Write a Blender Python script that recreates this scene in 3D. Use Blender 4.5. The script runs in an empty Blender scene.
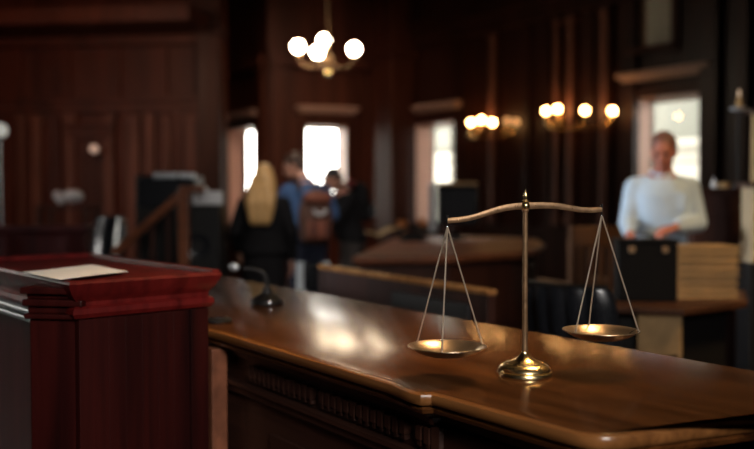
import bpy, bmesh, math, random
from mathutils import Vector, Matrix, Euler
random.seed(7)
SC = bpy.context.scene
COL = SC.collection
PI = math.pi
def R(d): return math.radians(d)

# ------------------------------------------------------------------ camera model (for reading positions off the photograph)
FPX = 900.0
CAMZ = 1.30
PITCH = math.atan(27.5 / FPX)
def ray(px, py):
    a = (px - 377.0) / FPX; b = (224.5 - py) / FPX
    return Vector((a, math.cos(PITCH) + b * math.sin(PITCH), -math.sin(PITCH) + b * math.cos(PITCH)))
def P(px, py, d):
    r = ray(px, py); return Vector((0, 0, CAMZ)) + r * (d / r.y)
def G(px, py, z):
    r = ray(px, py); return Vector((0, 0, CAMZ)) + r * ((z - CAMZ) / r.z)

# ------------------------------------------------------------------ materials
MATS = {}
def _new(name):
    m = bpy.data.materials.new(name); m.use_nodes = True
    nt = m.node_tree; b = nt.nodes['Principled BSDF']
    return m, nt, b
def mat(name, col, rough=.5, metal=0., var=.15, scale=20., coat=0., bump=0., spec=.5, rvar=0., stretch=(1, 1, 1)):
    if name in MATS: return MATS[name]
    m, nt, b = _new(name); N = nt.nodes; L = nt.links
    tc = N.new('ShaderNodeTexCoord'); mp = N.new('ShaderNodeMapping'); mp.inputs['Scale'].default_value = stretch
    nz = N.new('ShaderNodeTexNoise'); nz.inputs['Scale'].default_value = scale; nz.inputs['Detail'].default_value = 5
    L.new(tc.outputs['Object'], mp.inputs[0]); L.new(mp.outputs[0], nz.inputs['Vector'])
    rp = N.new('ShaderNodeValToRGB')
    rp.color_ramp.elements[0].position = .3; rp.color_ramp.elements[1].position = .7
    rp.color_ramp.elements[0].color = (*[c * (1 - var) for c in col], 1)
    rp.color_ramp.elements[1].color = (*[min(1, c * (1 + var)) for c in col], 1)
    L.new(nz.outputs['Fac'], rp.inputs[0]); L.new(rp.outputs[0], b.inputs['Base Color'])
    b.inputs['Roughness'].default_value = rough; b.inputs['Metallic'].default_value = metal
    b.inputs['Specular IOR Level'].default_value = spec
    b.inputs['Coat Weight'].default_value = coat; b.inputs['Coat Roughness'].default_value = .12
    if rvar:
        mr = N.new('ShaderNodeMapRange'); mr.inputs[3].default_value = max(.02, rough - rvar); mr.inputs[4].default_value = rough + rvar
        L.new(nz.outputs['Fac'], mr.inputs[0]); L.new(mr.outputs[0], b.inputs['Roughness'])
    if bump:
        bp = N.new('ShaderNodeBump'); bp.inputs['Strength'].default_value = bump; bp.inputs['Distance'].default_value = .004
        L.new(nz.outputs['Fac'], bp.inputs['Height']); L.new(bp.outputs[0], b.inputs['Normal'])
    MATS[name] = m
    return m
def wood(name, c1, c2, rough=.3, rot=0., along='x', fine=60., coat=0., bump=.15, rvar=.06, spec=.5, rings=1.):
    """Grain runs along the given axis after a turn of ROT about z."""
    if name in MATS: return MATS[name]
    m, nt, b = _new(name); N = nt.nodes; L = nt.links
    tc = N.new('ShaderNodeTexCoord')
    m1 = N.new('ShaderNodeMapping'); m1.inputs['Rotation'].default_value = (0, 0, rot)
    m2 = N.new('ShaderNodeMapping')
    s = {'x': (.06, 1, 1), 'y': (1, .06, 1), 'z': (1, 1, .06)}[along]
    m2.inputs['Scale'].default_value = s
    L.new(tc.outputs['Object'], m1.inputs[0]); L.new(m1.outputs[0], m2.inputs[0])
    n1 = N.new('ShaderNodeTexNoise'); n1.inputs['Scale'].default_value = fine; n1.inputs['Detail'].default_value = 6; n1.inputs['Distortion'].default_value = .6
    n2 = N.new('ShaderNodeTexNoise'); n2.inputs['Scale'].default_value = fine * .13; n2.inputs['Detail'].default_value = 3; n2.inputs['Distortion'].default_value = 1.5 * rings
    L.new(m2.outputs[0], n1.inputs['Vector']); L.new(m2.outputs[0], n2.inputs['Vector'])
    mx = N.new('ShaderNodeMath'); mx.operation = 'MULTIPLY_ADD'; mx.inputs[1].default_value = .5
    h = N.new('ShaderNodeMath'); h.operation = 'MULTIPLY'; h.inputs[1].default_value = .5
    L.new(n2.outputs['Fac'], h.inputs[0]); L.new(n1.outputs['Fac'], mx.inputs[0]); L.new(h.outputs[0], mx.inputs[2])
    rp = N.new('ShaderNodeValToRGB'); e = rp.color_ramp.elements
    e[0].position = .36; e[1].position = .64; e[0].color = (*c1, 1); e[1].color = (*c2, 1)
    L.new(mx.outputs[0], rp.inputs[0]); L.new(rp.outputs[0], b.inputs['Base Color'])
    mr = N.new('ShaderNodeMapRange'); mr.inputs[3].default_value = rough - rvar; mr.inputs[4].default_value = rough + rvar
    L.new(n2.outputs['Fac'], mr.inputs[0]); L.new(mr.outputs[0], b.inputs['Roughness'])
    bp = N.new('ShaderNodeBump'); bp.inputs['Strength'].default_value = bump; bp.inputs['Distance'].default_value = .002
    L.new(n1.outputs['Fac'], bp.inputs['Height']); L.new(bp.outputs[0], b.inputs['Normal'])
    b.inputs['Coat Weight'].default_value = coat; b.inputs['Coat Roughness'].default_value = .1
    b.inputs['Specular IOR Level'].default_value = spec
    MATS[name] = m
    return m
def emis(name, col, st):
    if name in MATS: return MATS[name]
    m, nt, b = _new(name)
    b.inputs['Base Color'].default_value = (.9, .88, .8, 1); b.inputs['Emission Color'].default_value = (*col, 1); b.inputs['Emission Strength'].default_value = st
    MATS[name] = m
    return m
def glass_mat():
    m = bpy.data.materials.new('window_glass'); m.use_nodes = True; nt = m.node_tree; nt.nodes.clear()
    o = nt.nodes.new('ShaderNodeOutputMaterial'); t = nt.nodes.new('ShaderNodeBsdfTransparent'); g = nt.nodes.new('ShaderNodeBsdfGlossy')
    g.inputs['Roughness'].default_value = .02; x = nt.nodes.new('ShaderNodeMixShader'); x.inputs[0].default_value = .05
    nt.links.new(t.outputs[0], x.inputs[1]); nt.links.new(g.outputs[0], x.inputs[2]); nt.links.new(x.outputs[0], o.inputs[0])
    return m

ANG = math.atan2(-.825, .565)            # heading of the long desk, pew and right wall in plan
D = Vector((.565, -.825, 0)).normalized()
NN = Vector((.825, .565, 0)).normalized()

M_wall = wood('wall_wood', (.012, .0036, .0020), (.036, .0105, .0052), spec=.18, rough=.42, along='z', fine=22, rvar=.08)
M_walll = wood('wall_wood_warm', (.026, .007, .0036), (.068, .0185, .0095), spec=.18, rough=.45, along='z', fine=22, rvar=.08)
M_trim = wood('trim_wood', (.018, .005, .0028), (.045, .013, .007), spec=.15, rough=.45, along='z', fine=30)
M_hood = mat('hood_stone', (.32, .20, .155), .55, var=.1)
M_jamb = mat('painted_jamb', (.42, .25, .19), .5, var=.08)
M_bar = mat('window_bar', (.10, .07, .06), .5)
M_glass = glass_mat()
def blind_mat():
    m = bpy.data.materials.new('blind_cloth'); m.use_nodes = True; nt = m.node_tree; nt.nodes.clear()
    o = nt.nodes.new('ShaderNodeOutputMaterial'); t = nt.nodes.new('ShaderNodeBsdfTranslucent'); t.inputs[0].default_value = (.33, .30, .25, 1)
    nt.links.new(t.outputs[0], o.inputs[0]); return m
M_blind = blind_mat()
M_floor = wood('floor_wood', (.018, .008, .005), (.045, .018, .01), rough=.32, rot=-ANG, along='x', fine=16)
M_ceil = mat('ceiling_plaster', (.03, .014, .009), .8, var=.2, scale=3)
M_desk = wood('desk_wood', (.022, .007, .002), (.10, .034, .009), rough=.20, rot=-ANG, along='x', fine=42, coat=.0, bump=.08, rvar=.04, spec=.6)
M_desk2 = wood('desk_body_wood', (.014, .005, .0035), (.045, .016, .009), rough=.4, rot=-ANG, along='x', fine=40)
M_edge_glint = wood('desk_edge_glint', (.11, .042, .012), (.25, .10, .03), rough=.24, rot=-ANG, along='x', fine=50, bump=.1)  # golden highlight of the desk edge painted as lighter wood
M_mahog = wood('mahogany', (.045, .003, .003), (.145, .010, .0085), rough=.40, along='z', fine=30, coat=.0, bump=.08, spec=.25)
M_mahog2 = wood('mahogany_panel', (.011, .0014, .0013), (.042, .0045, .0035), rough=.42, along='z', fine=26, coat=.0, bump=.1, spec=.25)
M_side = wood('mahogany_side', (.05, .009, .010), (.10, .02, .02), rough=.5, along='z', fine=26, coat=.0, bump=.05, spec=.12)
M_brass = mat('aged_brass', (.80, .55, .25), .26, 1., var=.22, scale=60, rvar=.1, bump=.1)
M_brassb = mat('polished_brass', (.92, .68, .34), .25, 1., var=.15, scale=40, rvar=.06)
M_bronze = mat('dull_brass', (.25, .15, .08), .42, .75, var=.2, scale=90, rvar=.12, bump=.2)
M_pan = mat('pan_metal', (.36, .27, .19), .30, .9, var=.2, scale=35, rvar=.08, bump=.12)
M_rod = mat('rod_metal', (.42, .33, .25), .4, .5, var=.1)
M_paper = mat('paper', (.88, .88, .90), .7, var=.03, scale=8)
M_black = mat('black_plastic', (.008, .007, .007), .5, var=.1, spec=.25)
M_leather = mat('black_leather', (.012, .013, .016), .26, var=.3, scale=90, bump=.15, rvar=.04, coat=.6)
M_padl = mat('worn_leather', (.012, .011, .012), .5, var=.3, scale=60, bump=.3, spec=.3)
M_chrome = mat('chrome', (.75, .78, .82), .15, 1., var=.03)
M_grey = mat('grey_metal', (.42, .44, .46), .35, .6)
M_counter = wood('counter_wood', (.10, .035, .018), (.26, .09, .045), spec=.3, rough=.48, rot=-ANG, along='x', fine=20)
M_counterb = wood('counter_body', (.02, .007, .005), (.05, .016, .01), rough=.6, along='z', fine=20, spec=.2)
M_case = mat('case_black', (.005, .0045, .005), .7, var=.1, spec=.1)
M_dkdesk = wood('dark_desk_wood', (.03, .011, .006), (.07, .026, .012), rough=.5, along='x', fine=20, spec=.3)
M_rail = wood('rail_wood', (.10, .028, .010), (.22, .065, .022), rough=.35, along='x', fine=30)
M_rail_glint = wood('pew_rail_glint', (.28, .12, .04), (.6, .28, .10), rough=.25, rot=-ANG, along='x', fine=40)  # the pew rail's gold highlight is put into a brighter wood colour
M_tan = mat('old_paper', (.42, .27, .12), .75, var=.2, scale=12, stretch=(1, 1, 10))
M_tan2 = mat('buff_board', (.33, .2, .085), .6, var=.2, scale=14)
M_cream = mat('cream_paint', (.42, .31, .19), .5, var=.12, scale=5)
M_postm = mat('pale_post', (.62, .68, .72), .35, .3)
M_white = mat('white_card', (.55, .55, .56), .55, var=.05)

# ------------------------------------------------------------------ mesh builder
class MB:
    def __init__(s): s.bm = bmesh.new()
    def box(s, c, size, rz=0., rot=None, bev=0.):
        c = Vector(c); h = Vector(size) / 2
        M = (rot.to_matrix() if isinstance(rot, Euler) else rot) if rot is not None else Matrix.Rotation(rz, 3, 'Z')
        t = bmesh.new(); bmesh.ops.create_cube(t, size=1.)
        for v in t.verts: v.co = Vector((v.co.x * size[0], v.co.y * size[1], v.co.z * size[2]))
        if bev > 0: bmesh.ops.bevel(t, geom=t.edges[:], offset=bev, segments=3, affect='EDGES', profile=.6)
        for v in t.verts: v.co = M @ v.co + c
        s._merge(t); return s
    def _merge(s, t):
        me = bpy.data.meshes.new('t'); t.to_mesh(me); t.free(); s.bm.from_mesh(me); bpy.data.meshes.remove(me)
    def rings(s, rs, cap=True, closed=True):
        vs = [[s.bm.verts.new(p) for p in r] for r in rs]
        n = len(vs[0])
        for a, b in zip(vs, vs[1:]):
            for i in range(n if closed else n - 1):
                j = (i + 1) % n
                try: s.bm.faces.new((a[i], a[j], b[j], b[i]))
                except ValueError: pass
        if cap:
            for r in (vs[0][::-1], vs[-1]):
                try: s.bm.faces.new(r)
                except ValueError: pass
        return s
    def lathe(s, c, prof, n=48, M=None, cap=True):
        c = Vector(c); M = M or Matrix.Identity(3)
        return s.rings([[c + M @ Vector((r * math.cos(2 * PI * i / n), r * math.sin(2 * PI * i / n), z)) for i in range(n)] for r, z in prof], cap)
    def tube(s, pts, r, n=10, flat=1.):
        pts = [Vector(p) for p in pts]; rs = []
        rad = r if isinstance(r, (list, tuple)) else [r] * len(pts)
        for i, p in enumerate(pts):
            t = (pts[min(i + 1, len(pts) - 1)] - pts[max(i - 1, 0)]).normalized()
            up = Vector((0, 0, 1)) if abs(t.z) < .95 else Vector((0, 1, 0))
            a = t.cross(up).normalized(); b = t.cross(a).normalized()
            rs.append([p + (a * math.cos(2 * PI * k / n) + b * math.sin(2 * PI * k / n) * flat) * rad[i] for k in range(n)])
        return s.rings(rs)
    def sphere(s, c, r, seg=20, M=None):
        if not isinstance(r, (tuple, list)): r = (r, r, r)
        c = Vector(c); M = M or Matrix.Identity(3)
        t = bmesh.new(); bmesh.ops.create_uvsphere(t, u_segments=seg, v_segments=max(8, seg * 2 // 3), radius=1.)
        for v in t.verts: v.co = M @ Vector((v.co.x * r[0], v.co.y * r[1], v.co.z * r[2])) + c
        s._merge(t); return s
    def limb(s, a, b, ra, rb, n=14):
        a = Vector(a); b = Vector(b); s.tube([a, b], [ra, rb], n); s.sphere(a, ra, n); s.sphere(b, rb, n); return s
    def prism(s, poly, z0, z1):
        return s.rings([[Vector((p[0], p[1], z)) for p in poly] for z in (z0, z1)])
    def moulded(s, poly, prof):
        """Plan polygon with a moulded edge: PROF is (z, outset) from the bottom up."""
        return s.rings([[Vector((p.x, p.y, z)) for p in offset(poly, o)] for z, o in prof])
    def build(s, name, m, parent=None, smooth=False, bev=0., sub=0, loc=None):
        bmesh.ops.recalc_face_normals(s.bm, faces=s.bm.faces[:])
        me = bpy.data.meshes.new(name); s.bm.to_mesh(me); s.bm.free()
        me.materials.append(m)
        if smooth:
            for p in me.polygons: p.use_smooth = True
            try: me.set_sharp_from_angle(angle=R(smooth if smooth is not True else 40))
            except Exception: pass
        o = bpy.data.objects.new(name, me); COL.objects.link(o)
        if loc is not None:                    # shift the origin to LOC, geometry stays
            l = Vector(loc); me.transform(Matrix.Translation(-l)); o.location = l
        if parent is not None:
            o.parent = parent
            o.matrix_parent_inverse = Matrix.Identity(4)
        if bev:
            b = o.modifiers.new('bevel', 'BEVEL'); b.width = bev; b.segments = 2; b.limit_method = 'ANGLE'; b.angle_limit = R(40)
        if sub:
            b = o.modifiers.new('sub', 'SUBSURF'); b.levels = sub; b.render_levels = sub
        return o
def offset(poly, d):
    pts = [Vector((p[0], p[1], 0)) for p in poly]; n = len(pts)
    area = sum(pts[i].x * pts[(i + 1) % n].y - pts[(i + 1) % n].x * pts[i].y for i in range(n))
    sg = 1 if area > 0 else -1; out = []
    for i in range(n):
        a = (pts[i] - pts[i - 1]).normalized(); b = (pts[(i + 1) % n] - pts[i]).normalized()
        na = Vector((a.y, -a.x, 0)) * sg; nb = Vector((b.y, -b.x, 0)) * sg
        m = (na + nb); m = m.normalized() if m.length > 1e-6 else na
        out.append(pts[i] + m * (d / max(.35, m.dot(na))))
    return out
def tag(o, label=None, cat=None, group=None, kind=None):
    if label: o['label'] = label
    if cat: o['category'] = cat
    if group: o['group'] = group
    if kind: o['kind'] = kind
    return o
def thing(name, label, cat, loc=(0, 0, 0), rz=0., group=None):
    o = bpy.data.objects.new(name, None); COL.objects.link(o); o.location = loc; o.rotation_euler = (0, 0, rz)
    o.empty_display_size = .1
    return tag(o, label, cat, group)
def copy_tree(o, parent=None):
    c = o.copy(); COL.objects.link(c)
    if parent is not None: c.parent = parent
    for ch in o.children: copy_tree(ch, c)
    return c
def structure(o): o['kind'] = 'structure'; return o
def bez(p0, p1, p2, p3, n=12):
    p0, p1, p2, p3 = map(Vector, (p0, p1, p2, p3)); o = []
    for i in range(n + 1):
        t = i / n; u = 1 - t
        o.append(p0 * u ** 3 + p1 * 3 * u * u * t + p2 * 3 * u * t * t + p3 * t ** 3)
    return o

# ------------------------------------------------------------------ the room
H = 4.6
def wall(name, p0, p1, m, openings=(), ribs=(), panels=True, thick=.34):
    """p0 -> p1 seen left to right from inside; the outside lies to the left of travel."""
    p0 = Vector((*p0, 0)); p1 = Vector((*p1, 0)); u = (p1 - p0).normalized(); L = (p1 - p0).length
    out = Vector((-u.y, u.x, 0)); a = math.atan2(u.y, u.x)
    b = MB()
    def blk(s0, s1, z0, z1, d0=0., d1=thick):
        if s1 - s0 < 1e-4 or z1 - z0 < 1e-4: return
        c = p0 + u * ((s0 + s1) / 2) + out * ((d0 + d1) / 2); b.box((c.x, c.y, (z0 + z1) / 2), (s1 - s0, d1 - d0, z1 - z0), a)
    cuts = sorted({0., L} | {x for o in openings for x in o[:2]})
    for s0, s1 in zip(cuts, cuts[1:]):
        mid = (s0 + s1) / 2; z = 0.
        for o in sorted([o for o in openings if o[0] < mid < o[1]], key=lambda o: o[2]):
            blk(s0, s1, z, o[2]); z = o[3]
        blk(s0, s1, z, H)
    for s, w, z0, z1, d in ribs: blk(s - w / 2, s + w / 2, z0, z1, -d, .01)
    return structure(b.build(name, m)), p0, u, out, a
def window(n, w, s0, s1, z0, z1, reveal=.30, hood=2.62, bars=(1, 3), case=.11, jamb=None, blind=False):
    _, p0, u, out, a = w
    def bx(b, c0, c1, zz0, zz1, d0, d1):
        c = p0 + u * ((c0 + c1) / 2) + out * ((d0 + d1) / 2); b.box((c.x, c.y, (zz0 + zz1) / 2), (c1 - c0, d1 - d0, zz1 - zz0), a)
    W = MB()
    bx(W, s0, s0 + .035, z0, z1, reveal, reveal + .04); bx(W, s1 - .035, s1, z0, z1, reveal, reveal + .04)
    bx(W, s0, s1, z0, z0 + .05, reveal, reveal + .04); bx(W, s0, s1, z1 - .04, z1, reveal, reveal + .04)
    for k in range(1, bars[0] + 1):
        c = s0 + (s1 - s0) * k / (bars[0] + 1); bx(W, c - .009, c + .009, z0, z1, reveal + .005, reveal + .03)
    for k in range(1, bars[1] + 1):
        c = z0 + (z1 - z0) * k / (bars[1] + 1); bx(W, s0, s1, c - .009, c + .009, reveal + .005, reveal + .03)
    o = structure(W.build(f'window_{n}', M_bar))
    g = MB(); bx(g, s0 + .03, s1 - .03, z0 + .04, z1 - .035, reveal + .014, reveal + .02); g.build('pane', M_glass, o)
    if blind:
        k = MB(); bx(k, s0 + .02, s1 - .02, z0 + .01, z1 - .01, reveal - .04, reveal - .03); k.build('roller_blind', M_blind, o)
    j = MB(); bx(j, s0 + .001, s0 + .02, z0, z1, -.01, reveal); bx(j, s1 - .02, s1 - .001, z0, z1, -.01, reveal); bx(j, s0, s1, z1 - .02, z1 - .001, -.01, reveal)
    j.build('jamb_lining', jamb or M_jamb, o)
    c = MB()
    bx(c, s0 - case, s0, z0 - .1, z1 + .1, -.05, .0); bx(c, s1, s1 + case, z0 - .1, z1 + .1, -.05, .0); bx(c, s0 - case, s1 + case, z1, z1 + .12, -.055, .0)
    c.build('casing', M_trim, o, bev=.012)
    k = MB(); bx(k, s0 - .06, s1 + .06, z0 - .05, z0 + .0, -.12, reveal); k.build('window_sill', M_trim, o, bev=.01)
    if hood:
        h = MB(); bx(h, s0 - case - .06, s1 + case + .06, hood, hood + .05, -.16, .0); bx(h, s0 - case - .02, s1 + case + .02, hood - .05, hood, -.10, .0)
        h.build('hood_moulding', M_hood, o, bev=.012)
    # sky portal just outside the pane
    ld = bpy.data.lights.new('sky_portal', 'AREA'); ld.shape = 'RECTANGLE'; ld.size = s1 - s0; ld.size_y = z1 - z0; ld.cycles.is_portal = True
    lo = bpy.data.objects.new('sky_portal', ld); COL.objects.link(lo)
    cc = p0 + u * ((s0 + s1) / 2) + out * (reveal + .08); lo.location = (cc.x, cc.y, (z0 + z1) / 2)
    inn = -out; lo.rotation_euler = Vector((inn.x, inn.y, 0)).to_track_quat('-Z', 'Z').to_euler()
    return o

A0 = Vector((.54, 13.87))
def onA(px):      # distance along the right wall of the photograph's column PX
    k = (px - 377) / FPX; return (k * A0.y - A0.x) / (D.x - k * D.y)
w_r = None
rA = []
for px, w_, d_ in ((467, .10, .05), (497, .16, .08), (527, .12, .05), (548, .08, .05), (561, .1, .09), (575, .14, .07), (592, .06, .04), (609, .16, .09), (633, .14, .08), (712, .2, .1), (742, .2, .1)):
    rA.append((onA(px), w_, .9, 3.55, d_))
S4 = (onA(634), onA(701)); S3 = (.10, 1.05)
S5 = (onA(634), onA(671))
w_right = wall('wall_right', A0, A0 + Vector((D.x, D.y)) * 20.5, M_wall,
               openings=[(S3[0], S3[1], .85, 2.40), (S4[0], S4[1], .95, 2.42), (S5[0], S5[1], 2.98, 4.2)],
               ribs=[(s, w_, z0, z1, d_) for s, w_, z0, z1, d_ in rA] + [(8, 16, 0, .16, .03), (8, 16, .84, .92, .04), (8, 16, 3.55, 3.75, .14), (8, 16, 3.75, 3.9, .22)])
window(3, w_right, *S3, .85, 2.40, reveal=.30, hood=2.62)
window(4, w_right, *S4, .95, 2.42, reveal=.26, hood=2.66, bars=(0, 1))
window(5, w_right, *S5, 2.98, 4.2, reveal=.20, hood=None, bars=(1, 1), blind=True)
# window bay at the back
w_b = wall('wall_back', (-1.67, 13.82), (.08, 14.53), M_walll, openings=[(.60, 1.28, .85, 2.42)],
           ribs=[(.16, .22, .0, 3.5, .09), (1.68, .12, 0, 3.5, .06), (.9, 1.8, .8, .86, .03), (.9, 1.8, 3.3, 3.45, .14)])
window(2, w_b, .60, 1.28, .85, 2.42, reveal=.34, hood=2.66)
w_n = wall('wall_north', (-2.75, 15.40), (-1.67, 13.82), M_walll, openings=[(.52, 1.52, .85, 2.42)], ribs=[(.15, .16, 0, 3.5, .07), (1.75, .2, 0, 3.5, .08), (.95, 1.9, 3.3, 3.45, .14)])
window(1, w_n, .52, 1.52, .85, 2.42, reveal=.26, hood=2.60)
wall('wall_link', (-2.07, 11.9), (-2.75, 15.40), M_wall)
wall('wall_jog', (.08, 14.53), (.54, 13.87), M_wall)
# panelled wall at the left
ribs = [(x, .16, 0, 2.42, .05) for x in (.7, 1.15, 1.75, 2.6, 3.02)]
ribs = []
LW0 = Vector((-7., 12.5)); LW1 = Vector((-2.07, 11.9))
uL = (LW1 - LW0).normalized()
def onL(px):
    k = (px - 377) / FPX; return (k * LW0.y - LW0.x) / (uL.x - k * uL.y)
for px, w_, d_ in ((12, .16, .07), (30, .08, .04), (58, .14, .07), (72, .1, .09), (113, .1, .09), (129, .13, .07), (147, .1, .05), (163, .10, .05), (180, .16, .08), (207, .1, .05)):
    ribs.append((onL(px), w_, .0, 2.42, d_))
ribs += [(2.48, 4.9, 2.42, 2.56, .12), (2.48, 4.9, 2.56, 2.62, .18), (2.48, 4.9, 3.3, 3.42, .16), (2.48, 4.9, 3.42, 3.6, 1.1), (2.48, 4.9, .8, .88, .04), (2.48, 4.9, 0, .18, .04)]
for px in (20, 68, 118, 165, 203): ribs.append((onL(px), .12, 2.62, 3.3, .05))
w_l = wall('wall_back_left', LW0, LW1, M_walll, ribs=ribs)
WN = [(8.2, 9.4, 1.0, 3.4), (10.4, 11.6, 1.0, 3.4)]
w_left = wall('wall_left', (-7., -3.), (-7., 12.5), M_wall, openings=[(9.3, 10.4, 1.2, 3.1)])
window(6, w_left, 9.3, 10.4, 1.2, 3.1, reveal=.2, hood=None)
eR = A0 + Vector((D.x, D.y)) * 20.5
wall('wall_front', (eR.x, -3.), (-7., -3.), M_wall)
structure(MB().box((2, 6.2, -.05), (20, 20, .1)).build('floor', M_floor))
structure(MB().box((2, 6.2, H + .05), (20, 20, .1)).build('ceiling', M_ceil))
# ceiling beams
for i, yy in enumerate((5.0, 8.0, 11.0)):
    structure(MB().box((.5, yy, H - .13), (15 if yy < 6 else 11 if yy < 9 else 8.5, .3, .26)).build(f'trim_{i+1}', M_trim, bev=.02))
M_pil = wood('pilaster_wood', (.05, .018, .011), (.13, .052, .034), rough=.45, along='z', fine=24, spec=.2)
def pilaster(n, c, u, w_, z0, z1, d_):
    u = Vector((u[0], u[1], 0)).normalized(); o_ = Vector((-u.y, u.x, 0)); a = math.atan2(u.y, u.x); c = Vector((c[0], c[1], 0)) - o_ * (d_ / 2 + .001)
    b = MB(); b.box((c.x, c.y, (z0 + z1) / 2), (w_, d_, z1 - z0), a)
    for zz, e in ((z0 + .06, .12), (z1 - .04, .08)): b.box((c.x, c.y, zz), (w_ + .05, d_ + .03, e), a)
    structure(b.build(f'trim_{n}', M_pil, bev=.008))
for i, (px, w_) in enumerate(((24, .07), (40, .12), (73, .13), (112, .12), (136, .15), (153, .11), (170, .07), (193, .16))):
    q = LW0 + uL * onL(px); pilaster(10 + i, q, uL, w_, .2, 2.4, .10)
for i, (px, w_) in enumerate(((497, .10), (561, .07), (575, .10), (609, .11))):
    q = A0 + Vector((D.x, D.y)) * onA(px); pilaster(20 + i, q, D, w_, .95, 3.5, .12)
# door leaf with a pediment in the panelled wall
def door():
    u = Vector((uL.x, uL.y, 0)); out = Vector((-u.y, u.x, 0)); a = math.atan2(u.y, u.x)
    c = Vector((LW0.x, LW0.y, 0)) + u * onL(93)
    def bx(b, s, w, z0, z1, d0, d1):
        q = c + u * s - out * ((d0 + d1) / 2); b.box((q.x, q.y, (z0 + z1) / 2), (w, abs(d1 - d0), z1 - z0), a)
    b = MB(); bx(b, 0, .40, 0, 2.08, .0, .05); o = structure(b.build('door_1', M_walll, bev=.005))
    f = MB(); bx(f, -.25, .09, 0, 2.2, 0, .1); bx(f, .25, .09, 0, 2.2, 0, .1); bx(f, 0, .62, 2.08, 2.22, 0, .11); bx(f, 0, .7, 2.22, 2.27, 0, .16); f.build('door_frame', M_walll, o, bev=.01)
    for z0, z1 in ((.2, .85), (.98, 1.9)):
        p = MB(); bx(p, 0, .26, z0, z1, .05, .065); p.build('door_panel', M_trim, o, bev=.008)
    q = c - out * .09 + u * .13; MB().sphere((q.x, q.y, 1.02), .03).build('door_knob', M_brass, o, smooth=True)
door()
# dark square piers
def pier(n, c, w, m, a):
    b = MB(); b.box((c[0], c[1], H / 2), (w, w, H), a); b.box((c[0], c[1], .12), (w + .08, w + .08, .24), a); b.box((c[0], c[1], 3.45), (w + .1, w + .1, .12), a)
    structure(b.build(f'trim_{n}', m, bev=.015))
pier(4, (.28, 13.75), .46, M_trim, ANG)
pier(5, (-2.16, 11.75), .30, M_wall, 0)

# ------------------------------------------------------------------ long desk
DZ = .95
F0 = G(222, 332, DZ); J = G(421, 391, DZ); C0 = G(597, 437, DZ); E0 = Vector((.945, 1.56, 0)); R1 = G(754, 417, DZ)
F0.z = J.z = C0.z = R1.z = 0
dF = (J - F0).normalized(); nF = Vector((-dF.y, dF.x, 0))      # towards the back of the desk
BK1 = G(610, 345, DZ); BK1.z = 0
BKfar = G(335, 296, DZ); BKfar.z = 0
dB = (BKfar - BK1).normalized()
far = BKfar + dB * 1.9
E0 = BK1 - dB * .75
E1 = C0 + (R1 - C0).normalized() * .66
out = [F0]
out += [J - dF * .10, J - dF * .055 - nF * .006, J - dF * .01 - nF * .012, J + dF * .012 - nF * .008, J + dF * .02 + nF * .010]
out += [J + dF * .05 + nF * .012]
cr = .05
a_ = (C0 - J).normalized(); b_ = (E1 - C0).normalized()
for k in range(7):
    t = k / 6; out.append((C0 - a_ * cr) * (1 - t) ** 2 + C0 * 2 * t * (1 - t) + (C0 + b_ * cr) * t * t)
out += [E1, E0, far, F0 + Vector((-.62, .78, 0)) * 2.35]
desk = thing('judges_bench', 'long polished brown wooden desk with moulded front edge carrying the brass scales', 'desk', tuple(sum(out, Vector()) / len(out)))
OR = Vector(desk.location)
def dloc(o):   # keep world-space geometry under the desk's empty
    o.location = o.location - OR; return o
top = MB().moulded(out, [(DZ - .044, -.022), (DZ - .040, -.008), (DZ - .032, -.004), (DZ - .026, -.010), (DZ - .022, -.002), (DZ - .014, .002), (DZ - .007, .0), (DZ - .002, -.006), (DZ, -.014)])
dloc(top.build('desktop', M_desk, desk, smooth=35))
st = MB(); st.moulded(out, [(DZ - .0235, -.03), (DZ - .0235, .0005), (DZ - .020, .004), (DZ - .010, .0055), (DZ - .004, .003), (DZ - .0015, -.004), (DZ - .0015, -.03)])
dloc(st.build('edge_highlight', M_edge_glint, desk, smooth=40))  # proud strip carries the painted edge highlight
dloc(MB().moulded(out, [(DZ - .075, -.062), (DZ - .070, -.050), (DZ - .058, -.046), (DZ - .052, -.034), (DZ - .044, -.030)]).build('cornice', M_desk2, desk, smooth=30))
fz = MB().moulded(out, [(DZ - .135, -.062), (DZ - .075, -.062)])
# carved dentils along the front
Lf = (J - F0).length
off = nF * .062
k = 0
q = .0
while q < Lf - .10:
    c = F0 + dF * (q + .06) + nF * .056
    if k % 14 != 13:
        fz.box((c.x, c.y, DZ - .098), (.016, .022, .026 + .006 * (k % 2)), math.atan2(dF.y, dF.x))
        fz.box((c.x, c.y, DZ - .118), (.010, .016, .010), math.atan2(dF.y, dF.x))
    q += .026; k += 1
dloc(fz.build('carved_frieze', M_desk2, desk))
dloc(MB().moulded(out, [(DZ - .175, -.06), (DZ - .165, -.048), (DZ - .150, -.046), (DZ - .145, -.038), (DZ - .135, -.038)]).build('lower_moulding', M_desk2, desk, smooth=30))
body = MB().moulded(out, [(0, -.04), (.10, -.04), (.11, -.065), (DZ - .175, -.065)])
for s in (.36, .78, 1.02):     # raised field panels on the front
    pass
L1 = Lf - .12
for i in range(2):
    c = F0 + dF * (.10 + L1 * (i + .5) / 2) + nF * .062
    body.box((c.x, c.y, .45), (L1 / 2 - .12, .016, .52), math.atan2(dF.y, dF.x))
    body.box((c.x, c.y, .45), (L1 / 2 - .2, .028, .44), math.atan2(dF.y, dF.x))
dloc(body.build('desk_body', M_desk2, desk, bev=.004))
pp = MB(); pp.box((-.428, 2.385, .45), (.045, .045, .90), math.atan2(dF.y, dF.x)); dloc(pp.build('corner_post', M_counter, desk, bev=.004))
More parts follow.
